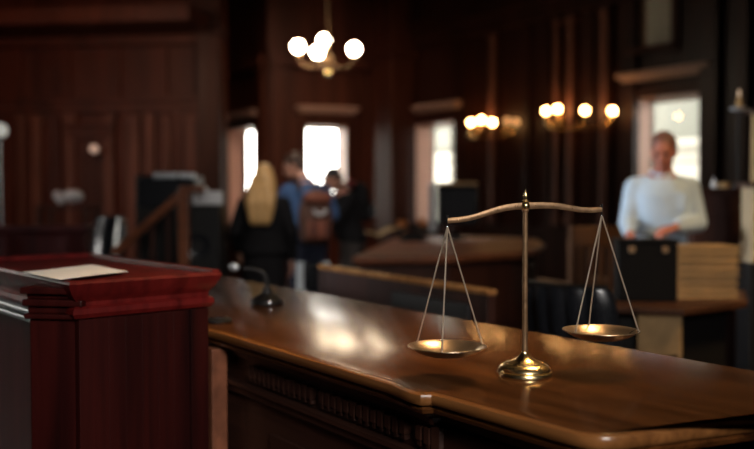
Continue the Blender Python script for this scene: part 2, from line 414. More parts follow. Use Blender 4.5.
pp = MB(); c = J + dF * .03 + nF * .06; pp.box((c.x, c.y, .39), (.08, .05, .77), math.atan2(dF.y, dF.x)); dloc(pp.build('pilaster', M_desk2, desk, bev=.004))

# ------------------------------------------------------------------ lectern
def V2(v): return Vector((v[0], v[1], 0))
LR = V2(G(222, 269, 1.118)); LB = V2(G(92, 252, 1.12)); LN = V2(G(69, 282.5, 1.11)); LL = LN + LB - LR
lp = [LN, LR, LB, LL]
lec = thing('lectern', 'dark red mahogany lectern with stepped crown moulding and open tray top', 'lectern', tuple((LN + LR + LB + LL) / 4))
OL = Vector(lec.location)
def lloc(o): o.location = o.location - OL; return o
cr_ = MB().moulded(lp, [(1.020, -.032), (1.024, -.020), (1.034, -.014), (1.046, -.016), (1.052, -.026), (1.060, -.026), (1.066, -.022), (1.072, -.016), (1.080, -.010), (1.092, -.004), (1.104, .0), (1.110, -.003), (1.1115, -.010), (1.1115, -.022), (1.106, -.026)])
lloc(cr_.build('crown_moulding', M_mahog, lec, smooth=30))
# raised rails along the right, far and back sides of the tray
def rail(a, b, z0, z1, w=.024, ins=.004):
    u = (b - a).normalized(); n = Vector((-u.y, u.x, 0)); m = (a + b) / 2 + n * (w / 2 + ins)
    bb = MB(); bb.box((m.x, m.y, (z0 + z1) / 2), ((b - a).length - .004, w, z1 - z0), math.atan2(u.y, u.x)); return bb
lloc(rail(LR, LB, 1.09, 1.1175).build('tray_rail', M_mahog, lec, bev=.004))
lloc(rail(LB, LL, 1.09, 1.120).build('tray_rail', M_mahog, lec, bev=.004))
u1 = (LR - LN).normalized(); u2 = (LL - LN).normalized()
bodyp = offset(lp, -.030)
b = MB(); b.moulded(bodyp, [(0, .01), (.12, .01), (.13, .0), (1.022, .0)])
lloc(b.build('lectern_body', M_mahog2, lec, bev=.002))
# front: frame strips around a flat panel, side: near pilaster then glossy field
n1 = Vector((u1.y, -u1.x, 0)); n2 = Vector((-u2.y, u2.x, 0))
if n1.dot(-LN) < 0: n1 = -n1
if n2.dot(-LN) < 0: n2 = -n2
BN, BR, BB, BL = bodyp
def on_face(b, p, u, n, s0, s1, z0, z1, d, m=None):
    c = p + u * ((s0 + s1) / 2) + n * (d / 2 - .001); b.box((c.x, c.y, (z0 + z1) / 2), (s1 - s0, d, z1 - z0), math.atan2(u.y, u.x))
wF = (BR - BN).length
f = MB(); on_face(f, BN, u1, n1, .0, .035, .13, 1.02, .010); on_face(f, BN, u1, n1, wF - .05, wF, .13, 1.02, .010)
for k in range(1, 6): on_face(f, BN, u1, n1, .035 + (wF - .085) * k / 6 - .0015, .035 + (wF - .085) * k / 6 + .0015, .13, 1.02, .0015)
lloc(f.build('front_frame', M_mahog2, lec, bev=.002))
f = MB(); ca = V2(G(75, 300, 1.065)); ca = BN + u1 * .012 - n1 * .002; cb = V2(P(29, 300, 2.07)); uc = (cb - ca).normalized(); nc = Vector((uc.y, -uc.x, 0)); nc = nc if nc.dot(-ca) > 0 else -nc; wc = (cb - ca).length
def pil(z0, z1, o):
    c = (ca + cb) / 2 - nc * (.07 - o / 2); f.box((c.x, c.y, (z0 + z1) / 2), (wc + o, .14 + o, z1 - z0), math.atan2(uc.y, uc.x))
pil(0, 1.02, 0); pil(0, .13, .02); pil(1.02, 1.032, .014); pil(1.032, 1.050, .004); pil(1.050, 1.066, .018); pil(1.066, 1.078, .006); pil(1.078, 1.094, .022)
lloc(f.build('corner_pilaster', M_mahog2, lec, bev=.004))
f = MB(); on_face(f, BN, u2, n2, .19, .66, .13, 1.0, .008); lloc(f.build('side_panel', M_side, lec, bev=.002))
f = MB(); 
for z0, z1, d_ in ((.990, 1.002, .03), (1.010, 1.022, .034)): on_face(f, BN, u2, n2, .2, .66, z0, z1, d_)
lloc(f.build('side_moulding_glint', M_grey, lec, bev=.003))  # grey metal stands in for reflected light on these wood mouldings
# papers
pz = 1.1125
pq = [V2(G(23, 272.8, pz)), V2(G(60, 280.8, pz)), V2(G(128, 272.5, pz)), V2(G(92, 266.3, pz))]
nx = 12
def sheet(q, z, name, label, curl=.003):
    b = MB(); g0 = []; 
    for s_ in (0, 1):
        grid = []
        for i in range(nx + 1):
            row = []
            for j in range(nx + 1):
                s, t = i / nx, j / nx
                p = q[0] * (1 - s) * (1 - t) + q[1] * (1 - s) * t + q[2] * s * t + q[3] * s * (1 - t)
                zz = z + curl * (s * s * (1 - t) + .5 * math.sin(3 * s) * t) + s_ * .0006
                row.append(b.bm.verts.new((p.x, p.y, zz)))
            grid.append(row)
        g0.append(grid)
        for i in range(nx):
            for j in range(nx): b.bm.faces.new((grid[i][j], grid[i + 1][j], grid[i + 1][j + 1], grid[i][j + 1]))
    a, c = g0
    rim = [(i, 0) for i in range(nx)] + [(nx, j) for j in range(nx)] + [(i, nx) for i in range(nx, 0, -1)] + [(0, j) for j in range(nx, 0, -1)]
    for k in range(len(rim)):
        (i, j), (m_, n_) = rim[k], rim[(k + 1) % len(rim)]
        b.bm.faces.new((a[i][j], a[m_][n_], c[m_][n_], c[i][j]))
    o = b.build(name, M_paper, smooth=True, loc=tuple(q[0]) [:2] + (z,))
    return tag(o, label, 'paper')
sheet([p + (u1 * .004 + u2 * .010) for p in pq], 1.1125, 'paper_sheet', 'white paper sheet lying underneath at the tray of the red lectern, nearly covered', .001)
sheet(pq, 1.1145, 'paper_sheet', 'white paper sheet on top in the tray of the red lectern')

# ------------------------------------------------------------------ balance scales
SB = G(524.5, 375.5, DZ)
sc = thing('balance_scales', 'brass balance scales with two hanging pans standing on the long desk', 'scales', tuple(SB))
K = SB.y / FPX      # metres per pixel at the scales
MB().lathe((0, 0, 0), [(.0, 0), (.0525, 0), (.0545, .0015), (.0545, .0065), (.053, .009), (.0505, .0098), (.0515, .0125), (.050, .0165), (.046, .0205), (.0405, .0235), (.0375, .0245), (.0372, .0262), (.034, .027), (.027, .0292), (.020, .0325), (.0145, .0365), (.0105, .0405), (.0078, .044), (.0070, .047), (.0, .047)], 72).build('scale_base', M_brassb, sc, smooth=35)
zc = (375.5 - 205) * K
MB().lathe((0, 0, 0), [(.0, .045), (.0068, .045), (.0060, .055), (.0056, .12), (.0052, .2), (.0052, zc - .012), (.0068, zc - .010), (.0068, zc - .007), (0, zc - .007)], 28).build('column', M_bronze, sc, smooth=35)
MB().lathe((0, 0, zc), [(0, -.009), (.004, -.0085), (.0075, -.006), (.0092, -.001), (.0085, .004), (.0055, .0075), (.0045, .0085), (.0062, .0095), (.0062, .011), (.0040, .012), (.0046, .016), (.0050, .0195), (.0040, .024), (.0022, .029), (.0010, .0325), (.0, .034)], 28).build('finial', M_brassb, sc, smooth=40)
YAW = R(12)
bd = Vector((math.cos(YAW), math.sin(YAW), 0)); bnv = Vector((-bd.y, bd.x, 0))
tip = [(-81., 219.5), (-70, 218.6), (-60, 217.2), (-50, 214.8), (-40, 211.8), (-30, 208.8), (-20, 206.6), (-10, 205.4), (0, 205), (10, 204.6), (20, 204.4), (30, 204.8), (40, 206), (50, 207.6), (60, 209), (70, 209.6), (82.5, 209)]
bm_ = MB(); rs = []
for x, y in tip:
    c = bd * (x * K) + Vector((0, 0, (375.5 - y) * K)); hh = (.0068 - .0018 * abs(x) / 80); tt = .0022
    rs.append([c + Vector((0, 0, s * hh)) + bnv * (t * tt) for s, t in ((-.8, -1), (-1, -.6), (-1, .6), (-.8, 1), (.8, 1), (1, .6), (1, -.6), (.8, -1))])
bm_.rings(rs)
beam = bm_.build('beam', M_bronze, sc, smooth=50)
for x, y in tip[1:-1:2]:
    if abs(x) < 8: continue
    c = bd * (x * K) + Vector((0, 0, (375.5 - y) * K)) - bnv * .0022
    MB().sphere(c, .0011, 8).build('beam_stud', M_brass, beam, smooth=True)
def pan(end, z_end, drop, ph, name):
    e = bd * (end * K) + Vector((0, 0, z_end))
    MB().tube([e + Vector((0, 0, .011)), e + Vector((0, 0, -.010))], [.0022, .0018], 10).build('hook', M_chrome, sc, smooth=True)
    ap = e + Vector((0, 0, -.011)); rr = .0735; c = e + Vector((0, 0, -drop))
    p = MB()
    prof_o = [(0, -.0185), (.020, -.0180), (.040, -.0150), (.056, -.0095), (.066, -.0035), (.0705, -.0002), (.0745, .0012), (.0750, .0022)]
    prof_i = [(.0745, .0030), (.0700, .0016), (.0650, -.0018), (.055, -.0080), (.040, -.0135), (.020, -.0165), (0, -.0170)]
    p.lathe(c, prof_o + prof_i, 64, cap=False)
    pn = p.build('pan', M_pan, sc, smooth=50)
    rim = MB()
    for k in range(64):
        pass
    t = [c + Vector((math.cos(2 * PI * k / 64) * .0748, math.sin(2 * PI * k / 64) * .0748, .0022)) for k in range(65)]
    rim.tube(t, .0013, 8); rim.build('pan_rim', M_pan, pn, smooth=True)
    for a in ph:
        q = c + Vector((math.cos(R(a)) * rr, math.sin(R(a)) * rr, .0035))
        MB().tube([ap, q], .0015, 8).build('suspension_rod', M_rod, sc, smooth=True)
    for a in ph:
        q = c + Vector((math.cos(R(a)) * rr, math.sin(R(a)) * rr, .003)); MB().sphere(q, .003, 10).build('rim_bead', M_pan, pn, smooth=True)
    MB().sphere(ap, .0026, 12).build('ring', M_chrome, sc, smooth=True)
pan(-81., (375.5 - 219.5) * K, .243, (18, 138, 258), 'l')
pan(82.5, (375.5 - 209) * K, .2425, (95, 215, 335), 'r')

# ------------------------------------------------------------------ small things on the desk
m0 = G(267, 304, DZ)
mic = thing('desk_microphone', 'black gooseneck microphone on a round base on the desk beside the red lectern', 'microphone', tuple(m0))
MB().lathe((0, 0, 0), [(0, 0), (.052, 0), (.055, .004), (.052, .014), (.035, .026), (.018, .036), (.013, .055), (0, .055)], 32).build('mic_base', M_black, mic, smooth=35)
pt = [Vector((0, 0, .045))]; tipm = P(234, 267, m0.y) - m0; mid = P(262, 276, m0.y) - m0
pts = bez((0, 0, .045), (0, 0, .09), tuple(mid + Vector((.02, 0, .02))), tuple(tipm + Vector((.03, 0, -.005))), 14)
MB().tube(pts, .0085, 10).build('gooseneck', M_black, mic, smooth=True)
MB().sphere(tipm, (.020, .013, .016), 16).build('mic_head', M_grey, mic, smooth=True)
MB().sphere((.012, -.05, .012), (.012, .006, .006), 12).build('base_glint', M_chrome, mic, smooth=True)  # chrome bead added as the white highlight on the microphone base
m1 = G(217, 322, DZ)
t = thing('coaster', 'small black round disc lying on the desk at the right corner of the lectern', 'coaster', (m1.x, m1.y, DZ))
MB().lathe((0, 0, 0), [(0, 0), (.038, 0), (.042, .003), (.042, .008), (.036, .012), (0, .013)], 32).build('disc', M_black, t, smooth=35)
MB().lathe((0, 0, .0125), [(0, 0), (.022, 0), (.022, .002), (0, .002)], 32).build('disc_inlay', M_leather, t, smooth=35)

# ------------------------------------------------------------------ pew behind the desk
PZ = .94
a = G(322, 264, PZ); b = G(492, 289, PZ)
a = V2(a); b = V2(b); u = (b - a).normalized(); n = Vector((-u.y, u.x, 0)); an = math.atan2(u.y, u.x)
pew = thing('pew', 'dark wooden pew back with a polished top rail, glint painted golden, running behind the desk', 'pew', tuple((a + b) / 2), an)
Lp = (b - a).length
MB().moulded([(-Lp / 2, -.022), (Lp / 2, -.022), (Lp / 2, .022), (-Lp / 2, .022)], [(PZ - .026, -.006), (PZ - .022, .0), (PZ - .008, .002), (PZ - .002, -.004), (PZ, -.012)]).build('top_rail', M_rail_glint, pew, smooth=30)
MB().box((0, .0, .655), (Lp - .04, .024, .52)).build('back_panel', M_counterb, pew, bev=.003)
MB().box((Lp * .22, -.018, .78), (Lp * .40, .03, .18), bev=.012).build('leather_pad', M_padl, pew, smooth=40)
for s in (-1, 1):
    MB().box((s * (Lp / 2 - .02), .0, .457), (.04, .04, .914)).box((s * (Lp / 2 - .02), .2, .28), (.04, .42, .04)).box((s * (Lp / 2 - .02), .38, .22), (.04, .04, .44)).build('pew_end', M_counterb, pew, bev=.004)
MB().box((0, .22, .44), (Lp - .1, .40, .035)).build('seat', M_counterb, pew, bev=.006)

def leather_chair(loc, rz, label, w=.44, top=1.05, frame=M_leather, slots=None, group=None):
    t = thing('leather_chair', label, 'chair', loc, rz, group)
    # backrest curved in plan: local +y is where the sitter faces
    rs = []
    nz_, nx_ = 9, 40
    bk = MB(); 
    for side in (0, 1): pass
    ring = []
    for i in range(nz_ + 1):
        z = .52 + (top - .52) * i / nz_; cut = .0 if i < nz_ - 1 else .012 * (i - nz_ + 2)
        row = []
        hw = w / 2 - (.018 if i == nz_ else 0)
        for j in range(nx_ + 1):
            s = -1 + 2 * j / nx_; x = hw * s; y = -.22 + .07 * s * s - .10 * ((z - .52) / .53) * 1.0
            pad = .03 * abs(math.sin(j * PI * 5 / nx_))
            row.append(Vector((x, y - .022 - pad * .6 + cut * .6, z)))
        for j in range(nx_, -1, -1):
            s = -1 + 2 * j / nx_; x = hw * s * .96; y = -.22 + .07 * s * s - .10 * ((z - .52) / .53)
            row.append(Vector((x, y + .022 - cut * .6, z)))
        ring.append(row)
    bk.rings(ring); bk.build('backrest', M_leather, t, smooth=60)
    arc = [Vector(((w / 2 - .012) * s, -.22 + .07 * s * s - .10, top + .004)) for s in [-1 + 2 * k / 12 for k in range(13)]]
    MB().tube(arc, .009, 10).build('top_trim', frame, t, smooth=True)
    MB().box((0, .04, .47), (w, .46, .09), bev=.03).build('seat', M_leather, t, smooth=40)
    for s in (-1, 1):
        MB().tube([(s * (w / 2 + .01), -.19, .40), (s * (w / 2 + .01), -.21, .66), (s * (w / 2 + .01), .16, .66), (s * (w / 2 + .01), .2, .42)], .014, 10).build('armrest', frame, t, smooth=True)
    MB().tube([(0, .02, .14), (0, .02, .43)], .025, 14).build('gas_lift', M_black, t, smooth=True)
    for k in range(5):
        q = 2 * PI * k / 5 + .3; e = Vector((math.cos(q) * .27, .02 + math.sin(q) * .27, .07))
        lg = MB().tube([(0, .02, .14), e], [.022, .014], 10).build('leg', M_black, t, smooth=True)
        MB().sphere((e.x, e.y, .03), (.025, .025, .03), 12).build('castor', M_black, lg, smooth=True)
    return t
def chair_at(px, py, top, rz, label, **k):
    q = G(px, py, top) + Matrix.Rotation(rz, 3, 'Z') @ Vector((0, .32, 0)); return leather_chair((q.x, q.y, 0), rz, label, top=top, **k)
nb = math.atan2(NN.y, NN.x) - PI / 2
chair_at(553, 286, .96, nb + .1, 'black leather chair directly behind the column of the brass scales', w=.43, frame=M_black)
q = P(313, 262, 6.3)
t = leather_chair((q.x, q.y + .34, 0), 0, 'black chair with two pale upright posts behind the left end of the pew', w=.17, top=q.z - .02, frame=M_black)
for x in (-.093, .093):
    MB().box((x, -.345, q.z - .20), (.05, .016, .40), bev=.005).build('back_post', M_postm, t)

# ------------------------------------------------------------------ counter in the middle distance
cz = .88
cp = [G(352, 257, cz), G(455, 256, cz), G(520, 252, cz), G(538, 248, cz), G(545, 244, cz), G(538, 239, cz), G(515, 237, cz), G(450, 236, cz), G(395, 237, cz)]
cc = sum(cp, Vector()) / len(cp)
pl = [Vector((p.x - cc.x, p.y - cc.y, 0)) for p in cp]
ct = thing('clerks_counter', 'reddish brown wooden counter with a rounded end in the middle of the room', 'counter', (cc.x, cc.y, 0))
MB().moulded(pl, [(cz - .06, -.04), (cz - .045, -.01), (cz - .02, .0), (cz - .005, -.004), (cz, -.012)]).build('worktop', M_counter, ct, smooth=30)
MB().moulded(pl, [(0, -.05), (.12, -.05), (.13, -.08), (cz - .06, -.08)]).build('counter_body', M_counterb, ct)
def on_counter(px, py): q = G(px, py, cz); return (q.x, q.y, cz)
# monitor seen from its side and back
q = on_counter(455, 240)
t = thing('computer_monitor', 'dark boxy computer monitor with a pale grey side edge on the counter', 'monitor', q, R(-12))
k = q[1] / FPX
MB().lathe((0, 0, 0), [(0, 0), (.13, 0), (.13, .015), (.03, .03), (.028, .10), (0, .10)], 28).build('stand', M_black, t, smooth=35)
MB().box((.02, .06, .34), (.40, .16, .40), bev=.03).build('rear_housing', M_black, t)
MB().box((.02, -.03, .55), (.40, .14, .03), bev=.008).build('top_cover', M_tan2, t)
MB().box((-.215, -.04, .32), (.075, .05, .48), bev=.01).build('side_bezel', M_grey, t)
MB().box((.03, -.022, .33), (.36, .01, .34), bev=.004).build('screen', M_leather, t)
# things on the counter
q = on_counter(413, 241)
t = thing('desk_telephone', 'black desk telephone on the counter beside the monitor', 'telephone', q, .3)
MB().rings([[Vector((x, y, z)) for x, y in ((-.11, -.09), (.11, -.09), (.11, .09), (-.11, .09))] for z in (0, .03)] ).box((0, .03, .05), (.2, .1, .06), bev=.015).build('telephone_body', M_black, t)
MB().tube(bez((-.13, .03, .10), (-.08, .03, .14), (.08, .03, .14), (.13, .03, .10)), .02, 12).sphere((-.13, .03, .095), .032).sphere((.13, .03, .095), .032).build('handset', M_black, t, smooth=True)
M_amber = mat('amber_brown', (.42, .14, .035), .35, var=.2)
for px, py, lab, kind in ((402, 234, 'small amber brown cup on the counter just left of the black telephone', 'l'), (422, 231, 'small amber brown cup on the counter between the telephone and the monitor', 'r')):
    q = on_counter(px, py)
    t = thing('cup', lab, 'cup', q, .5 if kind == 'l' else -.6)
    MB().lathe((0, 0, 0), [(0, 0), (.04, 0), (.045, .02), (.055, .13), (.058, .15), (.053, .15), (.045, .03), (0, .02)], 24, cap=False).build('cup_body', M_amber, t, smooth=40)
    MB().tube(bez((.05, 0, .12), (.10, 0, .12), (.10, 0, .04), (.045, 0, .04)), .008, 8).build('handle', M_amber, t, smooth=True)
q = on_counter(378, 237)
t = thing('open_book', 'open book with pale pages propped on the counter behind the dark bag', 'book', q, .2)
for s in (-1, 1):
    pts = [Vector((s * (.0 + .2 * i / 8), 0, .03 + .035 * math.sin(i / 8 * PI * .8) + (.05 * i / 8 if s > 0 else 0))) for i in range(9)]
    b = MB(); b.rings([[p + Vector((0, -.12, 0)), p + Vector((0, .12, 0)), p + Vector((0, .12, -.02)), p + Vector((0, -.12, -.02))] for p in pts]); b.build('page_block', M_tan, t, smooth=30)
MB().box((0, 0, .005), (.42, .26, .01)).build('cover', M_leather, t)

# ------------------------------------------------------------------ right side: desk, case, ledgers
rz_ = .78
q0 = G(600, 303, rz_); 
rd = [G(545, 303, rz_), G(684, 309, rz_), G(748, 301, rz_), G(745, 290, rz_), G(640, 290, rz_), G(550, 291, rz_)]
c_ = sum(rd, Vector()) / len(rd); pl = [Vector((p.x - c_.x, p.y - c_.y, 0)) for p in rd]
t = thing('writing_desk', 'dark wooden desk carrying the ledger stack and the black case', 'desk', (c_.x, c_.y, 0))
MB().moulded(pl, [(rz_ - .035, -.01), (rz_ - .028, 0), (rz_ - .006, .0), (rz_, -.006)]).build('desktop', M_dkdesk, t, smooth=30)
MB().moulded(pl, [(0, -.10), (rz_ - .035, -.10)]).build('desk_body', M_black, t)
RDo = Vector((c_.x, c_.y, 0))
e = G(684, 309, rz_) - RDo; e.z = 0; s_ = G(600, 305, rz_) - RDo; s_.z = 0
uu = (e - s_).normalized(); nn_ = Vector((uu.y, -uu.x, 0)); 
m = MB()
for (x0, x1) in ((.17, .37),):
    c = s_ + uu * ((x0 + x1) / 2) - nn_ * .06; m.box((c.x, c.y, .37), (x1 - x0, .06, .74), math.atan2(uu.y, uu.x))
m.build('side_panel', M_tan2, t, bev=.006)

# black case on the desk
q = G(648, 302, rz_)
t = thing('document_case', 'black upright case on the dark desk in front of the man in the pale shirt', 'case', (q.x, q.y, rz_), R(-6))
kk = q.y / FPX
MB().box((0, .10, .145), (58 * kk, .2, .29), bev=.012).build('case_body', M_case, t)
MB().box((0, .10, .30), (60 * kk, .21, .02), bev=.006).build('lid', M_case, t)
MB().tube(bez((-.05, .10, .308), (-.05, .10, .34), (.05, .10, .34), (.05, .10, .308)), .006, 8).build('handle', M_black, t, smooth=True)
for s in (-1, 1): MB().box((s * .08, -.004, .26), (.03, .01, .03), bev=.003).build('latch', M_bronze, t)
# tall stack of ledgers
q = G(709, 300, rz_); kk = q.y / FPX
def ledger(parentless, z, th, w, d, ang, c, label, first):
    pass
protoL = thing('ledger', 'x', 'book', (q.x, q.y + .18, rz_), 0, 'ledgers stacked on the dark desk')
th = .038
MB().box((0, 0, th / 2), (.345, .24, th - .010)).build('page_block', M_tan, protoL)
MB().box((0, 0, .0025), (.365, .265, .005)).box((0, 0, th - .0025), (.365, .265, .005)).box((0, .13, th / 2), (.365, .008, th)).build('cover', M_tan2, protoL, bev=.001)
names = ['bottom', 'second from the bottom', 'third from the bottom', 'fourth from the bottom', 'third from the top', 'second from the top', 'topmost']
for i in range(7):
    o = protoL if i == 0 else copy_tree(protoL)
    o.location = (q.x + random.uniform(-.008, .008), q.y + .19 + random.uniform(-.006, .006), rz_ + .0005 + th * i)
    o.rotation_euler = (0, 0, random.uniform(-.05, .05))
    o['label'] = f'buff coloured ledger, {names[i]} in the tall stack on the dark desk'
# chair and box beyond, between counter and desk
M_oak = wood('oak', (.07, .03, .014), (.16, .07, .03), rough=.4, along='z', fine=30)
q = G(583, 246, .95)
t = thing('wooden_armchair', 'brown wooden armchair standing in the dark between the counter and the far desk', 'chair', (q.x, q.y, 0), R(200))
MB().box((0, 0, .45), (.5, .48, .05), bev=.01).build('seat', M_oak, t)
MB().box((0, .22, 1.03), (.5, .04, .14), bev=.012).build('backrest', M_oak, t)
for x in (-.16, -.08, 0, .08, .16): MB().box((x, .22, .72), (.03, .02, .52)).build('back_slat', M_oak, t)
for x in (-.23, .23):
    MB().box((x, .22, .5), (.045, .045, 1.0), bev=.004).build('leg', M_oak, t)
    MB().box((x, -.2, .34), (.045, .045, .68), bev=.004).build('leg', M_oak, t)
    MB().box((x, 0, .69), (.06, .46, .03), bev=.008).build('armrest', M_oak, t)
# dark cabinet at the right edge
q = P(725, 188, 5.65)
t = thing('tall_cabinet', 'tall dark cabinet right of the man with small items on its top', 'cabinet', (q.x + .02, q.y + .2, 0), R(-8))
ch = q.z
MB().box((0, 0, (ch - .03) / 2), (.36, .36, ch - .03)).build('carcass', M_counterb, t, bev=.004)
MB().box((0, 0, ch - .015), (.40, .40, .03), bev=.006).build('cabinet_top', M_trim, t)
for s, z in ((0, .95), (0, .36)):
    dr = MB().box((0, -.186, z), (.32, .014, .52), bev=.003).build('door', M_counterb, t)
    MB().sphere((-.10, -.20, z + .05), .011).build('knob', M_brass, dr, smooth=True)
for i, (px, col_, lab) in enumerate(((714, M_white, 'small white bottle at the left end of the tall cabinet top'), (724, M_tan2, 'squat tan jar on the tall cabinet top beside the white bottle'))):
    qq = P(px, 188, q.y + .16)
    b = MB()
    if i == 0: b.lathe((0, 0, 0), [(0, 0), (.016, 0), (.018, .004), (.018, .04), (.008, .052), (.008, .066), (0, .066)], 20)
    else: b.lathe((0, 0, 0), [(0, 0), (.034, 0), (.042, .012), (.040, .03), (.028, .038), (0, .040)], 24)
    o = b.build('bottle' if i == 0 else 'jar', col_, smooth=40); o.location = (qq.x, qq.y, ch); tag(o, lab, 'bottle' if i == 0 else 'jar')
# cream pillar with wall candle light
q = P(757, 255, 5.27)
t = thing('painted_post', 'cream painted square post standing at the right edge of the picture', 'post', (q.x + .02, q.y, 0))
MB().box((0, 0, .46), (.2, .2, .92)).build('post_base', M_black, t, bev=.004)
MB().box((0, 0, (.92 + 1.36) / 2), (.17, .17, .44)).build('post_shaft', M_cream, t, bev=.006)
MB().box((0, 0, 1.37), (.22, .22, .03)).build('post_cap', M_trim, t, bev=.006)
MB().box((.02, .02, 1.59), (.11, .11, .41)).build('upper_shaft', M_tan2, t, bev=.006)
MB().box((.02, .02, 1.80), (.16, .16, .025)).build('upper_cap', M_trim, t, bev=.004)
q = P(739, 109, 5.78)
M_flame = emis('dim_bulb', (1., .55, .25), .5)
t = thing('candle_lamp', 'dim candle lamp with a pale dish on a tall stem standing on the tall cabinet', 'lamp', (q.x, q.y, ch))
q.z -= ch
MB().lathe((0, 0, q.z), [(0, -.012), (.03, -.010), (.055, -.002), (.06, .006), (.054, .006), (.02, .0), (0, .0)], 28, cap=False).build('drip_dish', M_white, t, smooth=40)
MB().lathe((0, 0, q.z), [(0, 0), (.02, 0), (.018, .05), (.012, .066), (.006, .08), (0, .08)], 20).build('candle', M_tan, t, smooth=40)
MB().lathe((0, 0, q.z), [(0, .078), (.007, .082), (.009, .095), (.004, .12), (0, .128)], 16).build('bulb', M_flame, t, smooth=True)
MB().lathe((0, 0, 0), [(0, 0), (.055, 0), (.055, .012), (.02, .03), (.010, .06), (.009, q.z - .01), (0, q.z - .01)], 20).build('stem', M_black, t, smooth=40)

# ------------------------------------------------------------------ left background furniture
# slanted stair rail with newel
d = 6.4
t = thing('stair_railing', 'orange brown wooden handrail slanting down from a newel post at the back left', 'railing', tuple(V2(P(186, 200, d))))
o0 = Vector(t.location)
pA = P(113, 254, d) - o0; pB = P(184, 192, d) - o0; pC = P(201, 189, d) - o0
u = (pB - pA).normalized()
rot = Matrix([u, Vector((0, 1, 0)), u.cross(Vector((0, 1, 0)))]).transposed()
c = (pA + pB) / 2
MB().box(c, ((pB - pA).length, .06, .055), rot=rot, bev=.012).build('handrail', M_rail, t)
MB().box((pB + pC) / 2 + Vector((0, 0, .01)), ((pC - pB).length + .06, .07, .05), bev=.01).build('landing_rail', M_rail, t)
MB().box((pB.x, 0, pB.z / 2), (.075, .075, pB.z), bev=.008).build('newel_post', M_rail, t)
zb = pA.z
for k in range(4):
    s = .12 + k * .22; p_ = pA + (pB - pA) * s; MB().box((p_.x, 0, (p_.z) / 2), (.03, .03, p_.z - .03), bev=.004).build('baluster', M_counterb, t)
# black equipment box with pale bars painted in as its glints
q = P(168, 172, 7.2)
t = thing('equipment_cabinet', 'black equipment cabinet with pale bars painted as glints on top behind the stair railing', 'cabinet', (q.x, q.y, 0))
zt = q.z
MB().box((.02, .0, (zt - .03) / 2), (.46, .4, zt - .03), bev=.01).build('cabinet_body', M_black, t)
MB().box((.02, -.21, zt - .16), (.40, .02, .22), bev=.004).build('front_grille', M_leather, t)
for x, w_ in ((.03, .18), (.20, .12)): MB().tube([(x - w_ / 2, -.22, zt - .035), (x + w_ / 2, -.22, zt - .035)], .022, 12).build('glint_bar', M_postm, t, smooth=True)
q = P(205, 205, 6.65)
t = thing('speaker_cabinet', 'black loudspeaker box to the right of the newel post', 'loudspeaker', (q.x - .02, q.y, 0))
MB().box((0, 0, q.z / 2), (.32, .34, q.z), bev=.012).build('cabinet_body', M_black, t)
for z_, r_ in ((.95, .09), (.62, .12)): MB().lathe((0, -.172, z_), [(r_, -.004), (r_, .006), (r_ * .8, .004), (r_ * .3, -.006), (0, -.004)], 28, M=Matrix.Rotation(PI / 2, 3, 'X')).build('speaker_cone', M_leather, t, smooth=40)
def box_stack(px, py, w, label, d=6.8):
    q = P(px, py, d); t = thing('paper_pile', label, 'paper', (q.x, q.y, q.z))
    return t
qz = P(205, 205, 6.65).z
t = thing('paper_bundle', 'crumpled white papers on the black loudspeaker box', 'paper', (P(210, 205, 6.65).x - .02, 6.65, qz))
for i, (x, w_, h_) in enumerate(((-.05, .10, .13), (.05, .12, .10))):
    MB().box((x, .02 * i, h_ / 2 + .001), (w_, .08, h_), rz=.3 * (i - .5), bev=.02).build('folded_sheet', M_white, t)
# low dark bench in the far left with things on it
q = P(40, 229, 5.2)
t = thing('jury_box_rail', 'low dark reddish wooden partition with a flat cap left behind the lectern', 'partition', (q.x - .3, q.y, 0))
MB().box((0, 0, q.z / 2), (1.15, .05, q.z - .03)).build('partition_panel', M_mahog2, t, bev=.004)
MB().box((0, 0, q.z), (1.20, .10, .035), bev=.008).build('cap_rail', M_mahog2, t)
for x in (-.3, .1, .45): MB().box((x, -.03, q.z / 2), (.05, .02, q.z - .08), bev=.003).build('stile', M_mahog2, t)
q2 = P(68, 206, 8.7)
t = thing('side_table', 'small dark table carrying a crumpled white bundle by the panelled wall', 'table', (q2.x, q2.y, 0))
MB().box((0, 0, q2.z - .015), (.5, .4, .03), bev=.005).build('tabletop', M_counterb, t)
for x in (-.22, .22):
    for y in (-.17, .17): MB().box((x, y, (q2.z - .03) / 2), (.04, .04, q2.z - .03)).build('leg', M_counterb, t)
t = thing('cloth_bundle', 'crumpled greyish white bundle on the small dark table by the panelled wall', 'cloth', (q2.x, q2.y, q2.z))
b = MB()
for i in range(9):
    b.sphere((-.09 + .025 * i, random.uniform(-.03, .03), .056 + random.uniform(0, .05) + (.02 if i > 2 else 0)), (.04, .05, .05), 12)
o = b.build('cloth_folds', M_white, t, smooth=60)
# office chair, grey, low left
q = P(92, 218, 7.1)
t = leather_chair((q.x, q.y, 0), R(165), 'black office chair with its back near the foot of the slanting handrail', w=.30, top=q.z, frame=M_black)

